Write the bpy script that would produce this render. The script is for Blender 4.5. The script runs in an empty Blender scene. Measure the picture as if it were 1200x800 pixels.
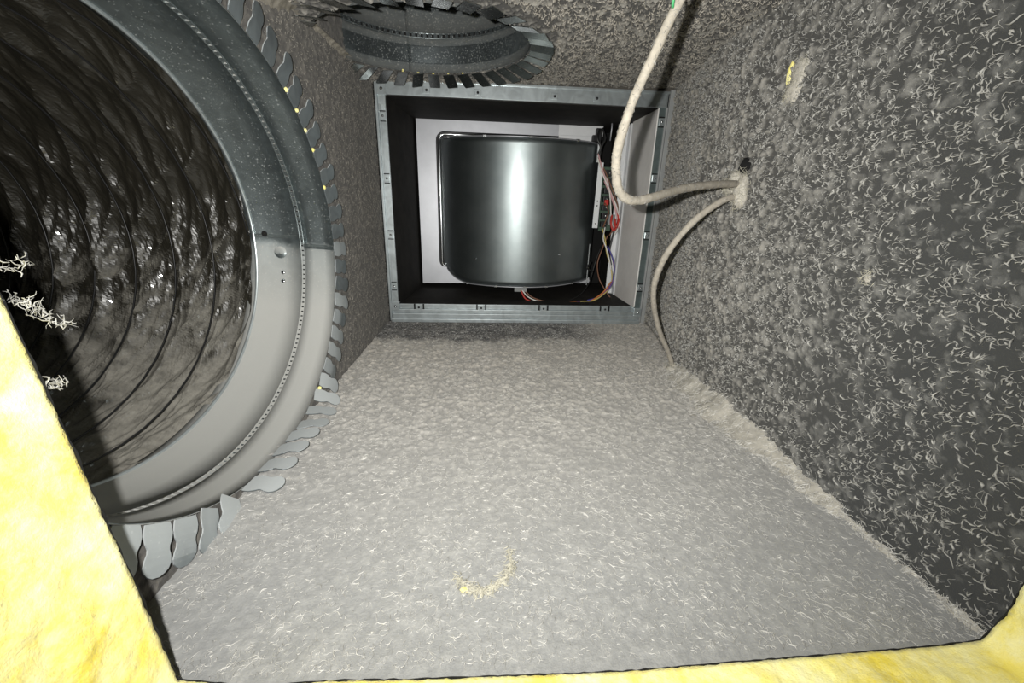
import bpy, math, random
import numpy as np
from mathutils import Matrix, Vector

random.seed(7)
rng = np.random.default_rng(7)
S = bpy.context.scene
COL = S.collection

# ------------------------------------------------------------------ camera
# metres; +Y runs from the access hole towards the furnace, floor at z = 0
CAM_F = 464.0
CAM_P = np.array([0.0, 0.0, 0.22])
def _d(px, py):
    v = np.array([px - 600.0, 400.0 - py, -CAM_F])
    return v / np.linalg.norm(v)
_Y = _d(568, 246)
_Z = -_d(560, 1800)
_Z = _Z - _Y * (_Y @ _Z)
_Z /= np.linalg.norm(_Z)
_X = np.cross(_Y, _Z)
CAM_R = np.array([_X, _Y, _Z])
cd = bpy.data.cameras.new('camera')
cd.sensor_width = 36.0
cd.sensor_fit = 'HORIZONTAL'
cd.lens = CAM_F / 1200.0 * 36.0
cd.clip_start = 0.004
cam = bpy.data.objects.new('camera', cd)
COL.objects.link(cam)
M4 = Matrix.Identity(4)
for i in range(3):
    for j in range(3):
        M4[i][j] = CAM_R[i, j]
M4.translation = Vector(CAM_P)
cam.matrix_world = M4
S.camera = cam

# ------------------------------------------------------------------ light
w = bpy.data.worlds.new('world')
S.world = w
w.use_nodes = True
w.node_tree.nodes['Background'].inputs[0].default_value = (0.8, 0.9, 1.0, 1)
w.node_tree.nodes['Background'].inputs[1].default_value = 0.02

ld = bpy.data.lights.new('phone_flash', 'SPOT')          # the phone's own flash, left of the lens
ld.energy = 20.0
ld.spot_size = math.radians(170)
ld.spot_blend = 1.0
ld.shadow_soft_size = 0.0025
ld.color = (1.0, 0.985, 0.94)
ld.use_nodes = True
_nt = ld.node_tree
_em = _nt.nodes['Emission']
_fo = _nt.nodes.new('ShaderNodeLightFalloff')
_fo.inputs['Strength'].default_value = 1.0
_fo.inputs['Smooth'].default_value = 0.10
_nt.links.new(_fo.outputs['Quadratic'], _em.inputs['Strength'])
lo = bpy.data.objects.new('phone_flash', ld)
COL.objects.link(lo)
lo.location = (-0.0195, 0.0, 0.230)
lo.rotation_euler = Vector((0.03, 1.0, -0.16)).to_track_quat('-Z', 'Y').to_euler()

S.view_settings.view_transform = 'Standard'
S.view_settings.look = 'None'
S.view_settings.exposure = 0.0
S.view_settings.gamma = 1.0
S.view_settings.use_curve_mapping = False

def at(px, py, axis, val):
    """point on the plane (axis = val) surveyed at a photograph pixel"""
    r = CAM_R @ _d(px, py)
    t = (val - CAM_P[axis]) / r[axis]
    return CAM_P + r * t

# ------------------------------------------------------------------ helpers
def hash3(i, j, k, s):
    n = (i.astype(np.int64) * 374761393 + j.astype(np.int64) * 668265263 + k.astype(np.int64) * 2147483647 + s * 974634777) & 0xffffffff
    n = ((n ^ (n >> 13)) * 1274126177) & 0xffffffff
    n = ((n ^ (n >> 16)) * 2246822519) & 0xffffffff
    n = n ^ (n >> 15)
    return (n & 0xffff) / 65535.0
def vnoise(p, s=0):
    p = np.asarray(p, float)
    f = np.floor(p)
    t = p - f
    t = t * t * (3 - 2 * t)
    i, j, k = f[:, 0], f[:, 1], f[:, 2]
    out = 0
    for a in (0, 1):
        for b in (0, 1):
            for c in (0, 1):
                wgt = (t[:, 0] if a else 1 - t[:, 0]) * (t[:, 1] if b else 1 - t[:, 1]) * (t[:, 2] if c else 1 - t[:, 2])
                out = out + wgt * hash3(i + a, j + b, k + c, s)
    return out
def fbm(p, o=3, s=0):
    p = np.asarray(p, float)
    a, v, tot = 1.0, 0, 0
    for q in range(o):
        v = v + a * vnoise(p * (2.03 ** q) + 17.3 * q, s + q)
        tot += a
        a *= 0.5
    return v / tot
def sstep(x, a, b):
    t = np.clip((x - a) / (b - a), 0, 1)
    return t * t * (3 - 2 * t)

def mesh_np(name, V, Q, smooth=True, attr=None):
    """V (n,3); Q (m,4) or (m,3) int"""
    me = bpy.data.meshes.new(name)
    V = np.asarray(V, np.float32)
    Q = np.asarray(Q, np.int32)
    k = Q.shape[1]
    me.vertices.add(len(V))
    me.vertices.foreach_set('co', V.ravel())
    me.loops.add(Q.size)
    me.loops.foreach_set('vertex_index', Q.ravel())
    me.polygons.add(len(Q))
    me.polygons.foreach_set('loop_start', np.arange(0, Q.size, k, dtype=np.int32))
    me.polygons.foreach_set('use_smooth', np.full(len(Q), smooth))
    if attr is not None:
        at_ = me.attributes.new('dust', 'FLOAT', 'POINT')
        at_.data.foreach_set('value', np.asarray(attr, np.float32))
    me.update(calc_edges=True)
    return me

class MB:
    """collects shapes into one mesh"""
    def __init__(self):
        self.v, self.f = [], []
    def add(self, vs, fs):
        b = len(self.v)
        self.v += [tuple(float(c) for c in q) for q in vs]
        self.f += [tuple(b + i for i in q) for q in fs]
        return self
    def box(self, lo_, hi_):
        x0, y0, z0 = lo_
        x1, y1, z1 = hi_
        return self.add([(x0, y0, z0), (x1, y0, z0), (x1, y1, z0), (x0, y1, z0), (x0, y0, z1), (x1, y0, z1), (x1, y1, z1), (x0, y1, z1)],
                        [(0, 3, 2, 1), (4, 5, 6, 7), (0, 1, 5, 4), (1, 2, 6, 5), (2, 3, 7, 6), (3, 0, 4, 7)])
    def hexa(self, p):
        return self.add(p, [(0, 3, 2, 1), (4, 5, 6, 7), (0, 1, 5, 4), (1, 2, 6, 5), (2, 3, 7, 6), (3, 0, 4, 7)])
    def tube(self, pts, r, n=8, closed=False):
        pts = [Vector(p) for p in pts]
        N = len(pts)
        rs = r if hasattr(r, '__len__') else [r] * N
        up = Vector((0, 0, 1))
        vs, fs = [], []
        prev = None
        for i, p in enumerate(pts):
            t = (pts[(i + 1) % N] - pts[i - 1]) if closed else (pts[min(i + 1, N - 1)] - pts[max(i - 1, 0)])
            t.normalize()
            if prev is None:
                a = t.orthogonal().normalized()
            else:
                a = (prev - t * prev.dot(t)).normalized()
            prev = a
            b = t.cross(a)
            for k in range(n):
                th = 2 * math.pi * k / n
                vs.append(p + (a * math.cos(th) + b * math.sin(th)) * rs[i])
        for i in range(N if closed else N - 1):
            j = (i + 1) % N
            for k in range(n):
                fs.append((i * n + k, i * n + (k + 1) % n, j * n + (k + 1) % n, j * n + k))
        if not closed:
            fs.append(tuple(range(n - 1, -1, -1)))
            fs.append(tuple((N - 1) * n + k for k in range(n)))
        return self.add(vs, fs)
    def lathe(self, c, ax, prof, n=24, a0=0.0, a1=2 * math.pi):
        """prof = [(radius, height along axis)]"""
        ax = Vector(ax).normalized()
        u = ax.orthogonal().normalized()
        v = ax.cross(u)
        c = Vector(c)
        m = len(prof)
        vs, fs = [], []
        for i in range(n):
            th = a0 + (a1 - a0) * i / n
            for r, h in prof:
                vs.append(c + ax * h + (u * math.cos(th) + v * math.sin(th)) * r)
        for i in range(n):
            j = (i + 1) % n
            for q in range(m - 1):
                fs.append((i * m + q, j * m + q, j * m + q + 1, i * m + q + 1))
        return self.add(vs, fs)
    def mesh(self, name, off=(0, 0, 0), smooth=False):
        me = bpy.data.meshes.new(name)
        o = Vector(off)
        me.from_pydata([tuple(Vector(q) - o) for q in self.v], [], self.f)
        if smooth:
            me.polygons.foreach_set('use_smooth', [True] * len(me.polygons))
        me.update()
        return me

def link(name, me, mat=None, parent=None, kind=None):
    o = bpy.data.objects.new(name, me)
    COL.objects.link(o)
    if mat is not None and me is not None and len(me.materials) == 0:
        me.materials.append(mat)
    if parent is not None:
        o.parent = parent
    if kind:
        o['kind'] = kind
    return o
def tag(o, label, cat, group=None):
    o['label'] = label
    o['category'] = cat
    if group:
        o['group'] = group
    return o
def thing(name, label, cat, loc=(0, 0, 0), group=None):
    o = bpy.data.objects.new(name, None)
    o.empty_display_size = 0.02
    COL.objects.link(o)
    o.location = loc
    return tag(o, label, cat, group)
def bevel(o, wd, seg=2):
    m = o.modifiers.new('bevel', 'BEVEL')
    m.width = wd
    m.segments = seg
    m.limit_method = 'ANGLE'
    m.angle_limit = math.radians(40)
    return o
def part(name, mb, mat, root, smooth=False, bev=0, kind=None, label=None):
    base = root.location
    q = root
    while q.parent is not None:
        q = q.parent
        base = base + q.location
    o = link(name, mb.mesh(name, base, smooth), mat, root, kind)
    if bev:
        bevel(o, bev)
    if label:
        o['label'] = label
    return o
def smooth_path(pts, n=10):
    P = [Vector(p) for p in pts]
    P = [P[0] * 2 - P[1]] + P + [P[-1] * 2 - P[-2]]
    out = []
    for i in range(1, len(P) - 2):
        for k in range(n):
            t = k / n
            a, b, c, d = P[i - 1], P[i], P[i + 1], P[i + 2]
            out.append(0.5 * ((2 * b) + (c - a) * t + (2 * a - 5 * b + 4 * c - d) * t * t + (3 * b - a - 3 * c + d) * t ** 3))
    out.append(P[-2])
    return out

# ------------------------------------------------------------------ materials
class NT:
    def __init__(self, name):
        self.m = bpy.data.materials.new(name)
        self.m.use_nodes = True
        self.t = self.m.node_tree
        self.b = self.t.nodes['Principled BSDF']
        self.pos = self.t.nodes.new('ShaderNodeTexCoord').outputs['Object']
        self.geo = self.t.nodes.new('ShaderNodeNewGeometry')
    def n(self, typ, **kw):
        nd = self.t.nodes.new(typ)
        for k, v in kw.items():
            setattr(nd, k, v)
        return nd
    def l(self, a, b):
        self.t.links.new(a, b)
    def wpos(self):
        return self.geo.outputs['Position']
    def noise(self, scale, detail=3, rough=0.6, src=None, dist=0.0):
        nd = self.n('ShaderNodeTexNoise')
        nd.inputs['Scale'].default_value = scale
        nd.inputs['Detail'].default_value = detail
        nd.inputs['Roughness'].default_value = rough
        nd.inputs['Distortion'].default_value = dist
        self.l(src if src is not None else self.wpos(), nd.inputs['Vector'])
        return nd.outputs['Fac']
    def ramp(self, fac, stops):
        nd = self.n('ShaderNodeValToRGB')
        cr = nd.color_ramp
        while len(cr.elements) < len(stops):
            cr.elements.new(0.5)
        for e, (p, c) in zip(cr.elements, stops):
            e.position = p
            if not hasattr(c, '__len__'):
                c = (c, c, c)
            e.color = (c[0], c[1], c[2], 1)
        self.l(fac, nd.inputs['Fac'])
        return nd.outputs['Color']
    def math(self, op, a, b=None, clamp=False):
        nd = self.n('ShaderNodeMath', operation=op, use_clamp=clamp)
        for i, v in enumerate((a, b)):
            if v is None:
                continue
            if isinstance(v, (int, float)):
                nd.inputs[i].default_value = v
            else:
                self.l(v, nd.inputs[i])
        return nd.outputs[0]
    def mix(self, fac, a, b):
        nd = self.n('ShaderNodeMix', data_type='RGBA')
        if isinstance(fac, (int, float)):
            nd.inputs['Factor'].default_value = fac
        else:
            self.l(fac, nd.inputs['Factor'])
        for s, v in (('A', a), ('B', b)):
            idx = 6 if s == 'A' else 7
            if isinstance(v, (tuple, list)):
                nd.inputs[idx].default_value = (v[0], v[1], v[2], 1)
            else:
                self.l(v, nd.inputs[idx])
        return nd.outputs[2]
    def sep(self, v):
        nd = self.n('ShaderNodeSeparateXYZ')
        self.l(v, nd.inputs[0])
        return nd.outputs
    def bump(self, h, strength=0.3, dist=0.001):
        nd = self.n('ShaderNodeBump')
        nd.inputs['Strength'].default_value = strength
        nd.inputs['Distance'].default_value = dist
        self.l(h, nd.inputs['Height'])
        self.l(nd.outputs[0], self.b.inputs['Normal'])
    def set(self, **kw):
        for k, v in kw.items():
            k = k.replace('_', ' ')
            if k not in self.b.inputs:
                continue
            if isinstance(v, (int, float)):
                self.b.inputs[k].default_value = v
            elif isinstance(v, (tuple, list)):
                self.b.inputs[k].default_value = (v[0], v[1], v[2], 1) if len(v) == 3 else v
            else:
                self.l(v, self.b.inputs[k])
        return self

def flat(name, col, rough=0.6, metal=0.0, nscale=60, var=0.15, bump=0.0, spec=0.5):
    t = NT(name)
    f = t.noise(nscale, 3)
    c0 = tuple(c * (1 - var) for c in col)
    c1 = tuple(min(1, c * (1 + var)) for c in col)
    t.set(Base_Color=t.ramp(f, [(0.3, c0), (0.7, c1)]), Roughness=rough, Metallic=metal, Specular_IOR_Level=spec)
    if bump:
        t.bump(t.noise(nscale * 8, 3), bump, 0.0006)
    return t.m

def board(name, dark, dust, far, y0, y1, lo_=0.35, hi_=0.75, sheen=0.15, patch=None, fine=420, blotch=0.5, mixn=0.6, atw=0.5, fmin=0.5):
    """black duct-board facing under a coat of lint: dark base, pale dust where the relief is high, a browner felt further in"""
    t = NT(name)
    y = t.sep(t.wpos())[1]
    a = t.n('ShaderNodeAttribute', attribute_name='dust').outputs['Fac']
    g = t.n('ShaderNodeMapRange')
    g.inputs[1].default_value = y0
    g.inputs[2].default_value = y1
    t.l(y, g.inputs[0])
    n1 = t.noise(260, 4, 0.8)
    n2 = t.noise(11, 3, 0.6)
    s = t.math('ADD', t.math('MULTIPLY', a, atw), t.math('MULTIPLY', n1, mixn))
    s = t.math('ADD', s, t.math('MULTIPLY', t.math('SUBTRACT', n2, 0.5), blotch))
    fac = t.ramp(s, [(lo_, 0.0), (hi_, 1.0)])
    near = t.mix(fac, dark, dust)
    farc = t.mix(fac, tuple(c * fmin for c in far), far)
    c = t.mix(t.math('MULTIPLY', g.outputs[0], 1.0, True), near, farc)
    if patch is not None:
        c = patch(t, c)
    t.set(Base_Color=c, Roughness=1.0, Specular_IOR_Level=0.1, Sheen_Weight=sheen, Sheen_Roughness=0.6)
    t.bump(t.noise(fine, 3, 0.7), 0.7, 0.0012)
    return t.m

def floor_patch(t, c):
    # darker, broken-edged strip in front of the furnace flange
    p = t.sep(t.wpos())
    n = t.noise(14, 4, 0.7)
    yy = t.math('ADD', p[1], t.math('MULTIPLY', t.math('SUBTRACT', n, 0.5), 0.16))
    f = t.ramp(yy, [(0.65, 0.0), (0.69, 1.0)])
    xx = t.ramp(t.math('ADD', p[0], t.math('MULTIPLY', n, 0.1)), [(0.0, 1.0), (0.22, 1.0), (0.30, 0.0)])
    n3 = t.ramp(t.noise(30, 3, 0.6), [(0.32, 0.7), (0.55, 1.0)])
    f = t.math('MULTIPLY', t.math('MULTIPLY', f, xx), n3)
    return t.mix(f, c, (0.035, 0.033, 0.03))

M = {}
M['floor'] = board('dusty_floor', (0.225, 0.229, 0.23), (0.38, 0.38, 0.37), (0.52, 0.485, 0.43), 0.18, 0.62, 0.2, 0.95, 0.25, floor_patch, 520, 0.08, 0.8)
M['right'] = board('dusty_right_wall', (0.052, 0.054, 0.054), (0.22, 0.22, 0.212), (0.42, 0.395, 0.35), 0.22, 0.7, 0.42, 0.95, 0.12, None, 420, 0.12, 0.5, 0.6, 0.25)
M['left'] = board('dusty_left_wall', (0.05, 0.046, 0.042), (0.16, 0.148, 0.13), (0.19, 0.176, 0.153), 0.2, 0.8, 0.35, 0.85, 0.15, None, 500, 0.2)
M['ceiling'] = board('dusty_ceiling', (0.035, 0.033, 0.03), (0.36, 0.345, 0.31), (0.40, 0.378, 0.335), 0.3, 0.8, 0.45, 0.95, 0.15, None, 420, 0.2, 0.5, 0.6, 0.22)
M['fibre_pale'] = flat('pale_lint', (0.33, 0.326, 0.308), 1.0, 0, 260, 0.55, 0, 0.1)
M['scuff_fibre'] = flat('pale_scuff', (0.5, 0.48, 0.4), 1.0, 0, 90, 0.2, 0, 0.1)
M['fibre_grey'] = flat('grey_lint', (0.58, 0.57, 0.54), 1.0, 0, 260, 0.45, 0, 0.1)
M['fibre_tan'] = flat('tan_lint', (0.34, 0.318, 0.28), 1.0, 0, 90, 0.3, 0, 0.1)
M['drift'] = flat('dust_drift', (0.42, 0.40, 0.355), 1.0, 0, 120, 0.2, 0.6, 0.1)
M['tuft'] = flat('dust_tuft', (0.5, 0.475, 0.42), 1.0, 0, 300, 0.2, 0.6, 0.1)
M['corner_dust'] = flat('corner_dust', (0.31, 0.288, 0.245), 1.0, 0, 120, 0.25, 0.6, 0.1)
M['cord'] = flat('dusty_cord', (0.37, 0.34, 0.29), 1.0, 0, 200, 0.18, 0.5, 0.1)
M['black_facing'] = flat('black_facing', (0.012, 0.012, 0.012), 0.8, 0, 80, 0.4, 0.4, 0.3)
M['liner'] = flat('black_liner', (0.014, 0.012, 0.01), 0.75, 0, 40, 0.5, 0.8, 0.3)
M['black_plastic'] = flat('black_plastic', (0.012, 0.012, 0.013), 0.4, 0, 40, 0.2)
M['void'] = flat('dark_void', (0.004, 0.004, 0.004), 0.9, 0, 20, 0.2)

def insulation():
    t = NT('yellow_fibreglass')
    n1 = t.noise(60, 5, 0.7)
    n2 = t.noise(14, 3, 0.5)
    c = t.mix(t.ramp(n2, [(0.35, 0.0), (0.65, 1.0)]), (0.88, 0.72, 0.09), (0.97, 0.9, 0.32))
    c = t.mix(t.ramp(n1, [(0.38, 0.0), (0.7, 0.85)]), c, (0.98, 0.96, 0.62))
    t.set(Base_Color=c, Roughness=0.95, Specular_IOR_Level=0.2, Sheen_Weight=0.2)
    t.bump(t.noise(260, 4, 0.7), 0.5, 0.002)
    return t.m
M['yellow'] = insulation()

def galv(name, col=(0.42, 0.46, 0.47), rough=0.36, dust_up=0.9, speck=0.62, dustc=(0.43, 0.43, 0.41), metal=0.85, film=0.0):
    t = NT(name)
    nz = t.sep(t.geo.outputs['Normal'])[2]
    up = t.ramp(t.math('ADD', nz, t.math('MULTIPLY', t.math('SUBTRACT', t.noise(60, 4, 0.8), 0.5), 0.07)), [(0.02, 0.0), (0.075, 0.5), (0.5, 1.0)])
    sp = t.ramp(t.noise(480, 2, 0.5), [(speck, 0.0), (speck + 0.06, 1.0)])
    f = t.math('ADD', t.math('MULTIPLY', up, dust_up), t.math('MULTIPLY', sp, 0.5), True)
    f = t.math('ADD', f, film, True)
    spg = t.ramp(t.noise(45, 2, 0.4, dist=1.5), [(0.3, tuple(c * 0.82 for c in col)), (0.7, tuple(min(1, c * 1.12) for c in col))])
    c = t.mix(f, spg, dustc)
    t.set(Base_Color=c, Metallic=t.math('MULTIPLY', t.math('SUBTRACT', 1.0, f), metal), Roughness=t.math('ADD', t.math('MULTIPLY', f, 0.5), rough, True))
    t.bump(t.noise(300, 2), 0.08, 0.0006)
    return t.m
M['collar'] = galv('galvanised_collar', (0.30, 0.345, 0.355), 0.36, 0.95, 0.64)
M['collar_ceiling'] = galv('galvanised_ceiling_collar', (0.22, 0.25, 0.26), 0.28, 0.5, 0.6, (0.3, 0.3, 0.28))
M['tab'] = galv('galvanised_tab', (0.30, 0.34, 0.36), 0.42, 0.9, 0.68, (0.42, 0.445, 0.45), 0.8, 0.06)
M['tab_ceiling'] = galv('dusty_ceiling_tab', (0.36, 0.38, 0.37), 0.2, 0.3, 0.66, (0.2, 0.185, 0.16), 1.0, 0.02)
M['frame'] = galv('galvanised_flange', (0.55, 0.61, 0.63), 0.3, 0.2, 0.7, (0.45, 0.46, 0.45), 0.85, 0.08)
M['strip'] = flat('dark_flange_strip', (0.16, 0.2, 0.2), 0.4, 0.6, 60, 0.2)
M['grey_panel'] = flat('light_grey_panel', (0.8, 0.775, 0.75), 0.5, 0.0, 50, 0.05)
M['grey_flange'] = flat('grey_flange', (0.30, 0.31, 0.31), 0.55, 0.1, 50, 0.08)
M['plate'] = flat('silver_plate', (0.5, 0.51, 0.54), 0.45, 0.6, 30, 0.06)
M['white_plate'] = flat('pale_plate', (0.75, 0.76, 0.77), 0.5, 0.3, 30, 0.05)
M['chrome'] = flat('bright_metal', (0.8, 0.82, 0.84), 0.18, 1.0, 30, 0.05)
M['white'] = flat('white_bracket', (0.75, 0.77, 0.78), 0.4, 0, 30, 0.04)
M['pcb'] = flat('green_board', (0.05, 0.09, 0.06), 0.5, 0, 200, 0.3)
M['relay'] = flat('grey_relay', (0.25, 0.26, 0.26), 0.5, 0, 60, 0.1)

def drum():
    t = NT('blower_sheet')
    c = t.ramp(t.noise(25, 3, 0.6), [(0.3, (0.25, 0.285, 0.29)), (0.7, (0.30, 0.335, 0.34))])
    t.set(Base_Color=c, Metallic=0.97, Roughness=t.ramp(t.noise(18, 3), [(0.3, 0.40), (0.7, 0.45)]), Coat_Weight=0.3, Coat_Roughness=0.22)
    return t.m
M['drum'] = drum()

def film():
    t = NT('black_duct_film')
    nz = t.sep(t.geo.outputs['Normal'])[2]
    k = t.math('ADD', nz, t.math('MULTIPLY', t.math('SUBTRACT', t.noise(60, 5, 0.75), 0.5), 1.3))
    f = t.math('MULTIPLY', t.ramp(k, [(0.2, 0.0), (1.0, 1.0)]), 0.9)
    c = t.mix(f, (0.022, 0.02, 0.015), (0.3, 0.285, 0.25))
    t.set(Base_Color=c, Roughness=t.math('ADD', t.math('MULTIPLY', f, 0.6), 0.36, True), Specular_IOR_Level=0.5, Coat_Weight=t.math('MULTIPLY', t.math('SUBTRACT', 1.0, f, True), 0.5), Coat_Roughness=0.06)
    t.bump(t.noise(160, 2, 0.5, dist=1.0), 0.12, 0.002)
    return t.m
M['film'] = film()
def wire_mat(n, c):
    return flat(n + '_wire', c, 0.45, 0, 80, 0.08)

# ------------------------------------------------------------------ setting
Y0, YB = 0.131, 0.789                      # inner face of the cut wall / furnace flange
XL = -0.192
LC, LR, KU = (0.3271, 0.1785), 0.1791, 1.112        # side collar: centre (y, z), radius
CC, CR = (-0.074, 0.592), 0.131            # ceiling collar: centre (x, y), radius
HOLE = (0.4515, 0.272)                      # cord hole in the right wall (y, z)
def xr(y):
    return 0.283 + 0.056 * sstep(np.asarray(y, float), 0.47, 0.80)
def zc(x, y):
    return 0.424 + 0.06 * (np.asarray(y) - YB) + 0.028 * (np.asarray(x) + 0.19)

def grid_surface(name, U, V, posf, nrm, amp, mat, hole=None, fr=300.0, thin=None):
    """a felted duct-board face: fine grid displaced by lint relief, optional round cut-out (u, v, r)"""
    uu, vv = np.meshgrid(U, V, indexing='ij')
    u, v = uu.ravel(), vv.ravel()
    nu, nv = len(U), len(V)
    idx = np.arange(nu * nv).reshape(nu, nv)
    Q = np.stack([idx[:-1, :-1], idx[1:, :-1], idx[1:, 1:], idx[:-1, 1:]], -1).reshape(-1, 4)
    if hole is not None:
        for (cu, cv, r, ku) in hole:
            mu = u[Q].mean(1)
            mv = v[Q].mean(1)
            Q = Q[np.hypot((mu - cu) / ku, mv - cv) > r]
            used = np.zeros(len(u), bool)
            used[Q.ravel()] = True
            d = np.hypot((u - cu) / ku, v - cv)
            k = used & (d < r * 1.0)
            u[k] = cu + (u[k] - cu) / d[k] * r
            v[k] = cv + (v[k] - cv) / d[k] * r
    P = posf(u, v)
    N = nrm(u, v)
    wq = P + (fbm(P * 130, 2, 44) - 0.5)[:, None] * 0.006
    h = fbm(wq * fr, 2, 3)
    h2 = fbm(wq * fr * 0.55 + 9, 2, 8)
    rel = sstep(h, 0.46, 0.74) * 0.7 + sstep(h2, 0.50, 0.72) * 0.7 + 0.25 * fbm(P * 700, 1, 5)
    a = amp(P)
    P = P + N * (rel * a)[:, None]
    remap = -np.ones(len(u), int)
    us = np.unique(Q)
    remap[us] = np.arange(len(us))
    me = mesh_np(name, P[us], remap[Q], True, (np.clip(rel, 0, 1.3) * (1.0 if thin is None else thin(P)))[us])
    o = link(name, me, mat, None, 'structure')
    return o

def ar(a, b, s):
    return np.linspace(a, b, int(round((b - a) / s)) + 1)

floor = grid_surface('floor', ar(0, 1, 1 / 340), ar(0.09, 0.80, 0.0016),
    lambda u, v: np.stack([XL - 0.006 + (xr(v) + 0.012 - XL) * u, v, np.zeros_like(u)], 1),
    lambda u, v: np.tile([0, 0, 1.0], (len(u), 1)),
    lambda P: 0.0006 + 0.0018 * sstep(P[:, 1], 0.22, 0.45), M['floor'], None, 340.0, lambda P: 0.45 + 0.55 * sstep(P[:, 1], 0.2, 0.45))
wall_right = grid_surface('wall_right', ar(0.09, 0.80, 0.0016), ar(-0.003, 0.47, 0.0016),
    lambda u, v: np.stack([xr(u), u, v], 1),
    lambda u, v: np.tile([-1.0, 0, 0], (len(u), 1)),
    lambda P: 0.0016 + 0.0018 * sstep(P[:, 1], 0.2, 0.42), M['right'], [(HOLE[0], HOLE[1], 0.0095, 1.0)], 270.0, lambda P: 0.5 + 0.5 * sstep(P[:, 1], 0.16, 0.42))
wall_left = grid_surface('wall_left', ar(0.09, 0.80, 0.0024), ar(-0.003, 0.47, 0.0024),
    lambda u, v: np.stack([np.full_like(u, XL), u, v], 1),
    lambda u, v: np.tile([1.0, 0, 0], (len(u), 1)),
    lambda P: 0.0012 + 0 * P[:, 1], M['left'], [(LC[0], LC[1], LR, KU)])
ceiling = grid_surface('ceiling', ar(0, 1, 1 / 240), ar(0.09, 0.80, 0.0024),
    lambda u, v: np.stack([XL - 0.006 + (xr(v) + 0.012 - XL) * u, v, zc(XL + (xr(v) - XL) * u, v)], 1),
    lambda u, v: np.tile([0, 0, -1.0], (len(u), 1)),
    lambda P: 0.0035 + 0 * P[:, 1], M['ceiling'], None, 300.0)
# round cut-out in the ceiling (made in x,y)
def cut_ceiling():
    me = ceiling.data
    n = len(me.vertices)
    co = np.empty(n * 3, np.float32)
    me.vertices.foreach_get('co', co)
    co = co.reshape(-1, 3)
    nq = len(me.polygons)
    q = np.empty(nq * 4, np.int32)
    me.loops.foreach_get('vertex_index', q)
    q = q.reshape(-1, 4)
    at_ = np.empty(n, np.float32)
    me.attributes['dust'].data.foreach_get('value', at_)
    m = co[q].mean(1)
    q = q[np.hypot(m[:, 0] - CC[0], m[:, 1] - CC[1]) > CR]
    d = np.hypot(co[:, 0] - CC[0], co[:, 1] - CC[1])
    used = np.zeros(n, bool)
    used[q.ravel()] = True
    k = used & (d < CR)
    for ax in (0, 1):
        co[k, ax] = CC[ax] + (co[k, ax] - CC[ax]) / d[k] * CR
    us = np.unique(q)
    rm = -np.ones(n, int)
    rm[us] = np.arange(len(us))
    ceiling.data = mesh_np('ceiling', co[us], rm[q], True, at_[us])
    ceiling.data.materials.append(M['ceiling'])
cut_ceiling()

# strip of duct board above / beside the furnace flange
mb = MB()
mb.box((XL - 0.01, 0.796, -0.03), (XL + 0.012, 0.802, 0.47))
mb.box((XL, 0.797, 0.418), (0.35, 0.803, 0.47))
mb.box((XL, 0.796, -0.03), (0.35, 0.802, 0.004))
mb.box((0.333, 0.798, 0.0), (0.36, 0.804, 0.47))
link('wall_back', mb.mesh('wall_back'), M['left'], None, 'structure')
mb = MB()
mb.box((XL - 0.004, 0.7915, 0.0), (XL + 0.010, 0.794, 0.425))
link('gap_shade_1', mb.mesh('gap_shade_1'), M['void'], None, 'structure')        # black strip, its colour stands in for shade in the gap between flange and board

# dark duct behind the cord hole
mb = MB()
hx = float(xr(HOLE[0]))
mb.lathe((hx - 0.0005, HOLE[0], HOLE[1]), (1, 0, 0), [(0.011, 0), (0.0092, 0.026), (0.0001, 0.026)], 20)
o = link('cord_hole', mb.mesh('cord_hole', (0, 0, 0), True), M['void'], wall_right)

# ---- near wall with the hand-cut access hole (camera looks through it)
hole_px = [(-170, 20), (-90, 180), (0, 345), (60, 472), (120, 602), (170, 710), (208, 796)]
left_pts = [at(px, py, 1, Y0) for px, py in hole_px]
bottom_pts = [at(px, py, 1, Y0) for px, py in ((300, 806), (380, 798), (490, 796), (600, 792), (730, 787), (850, 777), (1000, 765), (1100, 757), (1150, 750), (1180, 720), (1200, 685))]
right_pts = [np.array(p) for p in ((0.272, Y0, 0.085), (0.274, Y0, 0.15), (0.272, Y0, 0.25), (0.268, Y0, 0.34))]
top_pts = [np.array(p) for p in ((0.24, Y0, 0.375), (0.12, Y0, 0.382), (0.0, Y0, 0.384), (-0.1, Y0, 0.378), (-0.148, Y0, 0.362), (-0.151, Y0, 0.31))]
loop = [p for p in left_pts + bottom_pts + right_pts + top_pts]
lv = [Vector(p) for p in loop]
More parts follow.
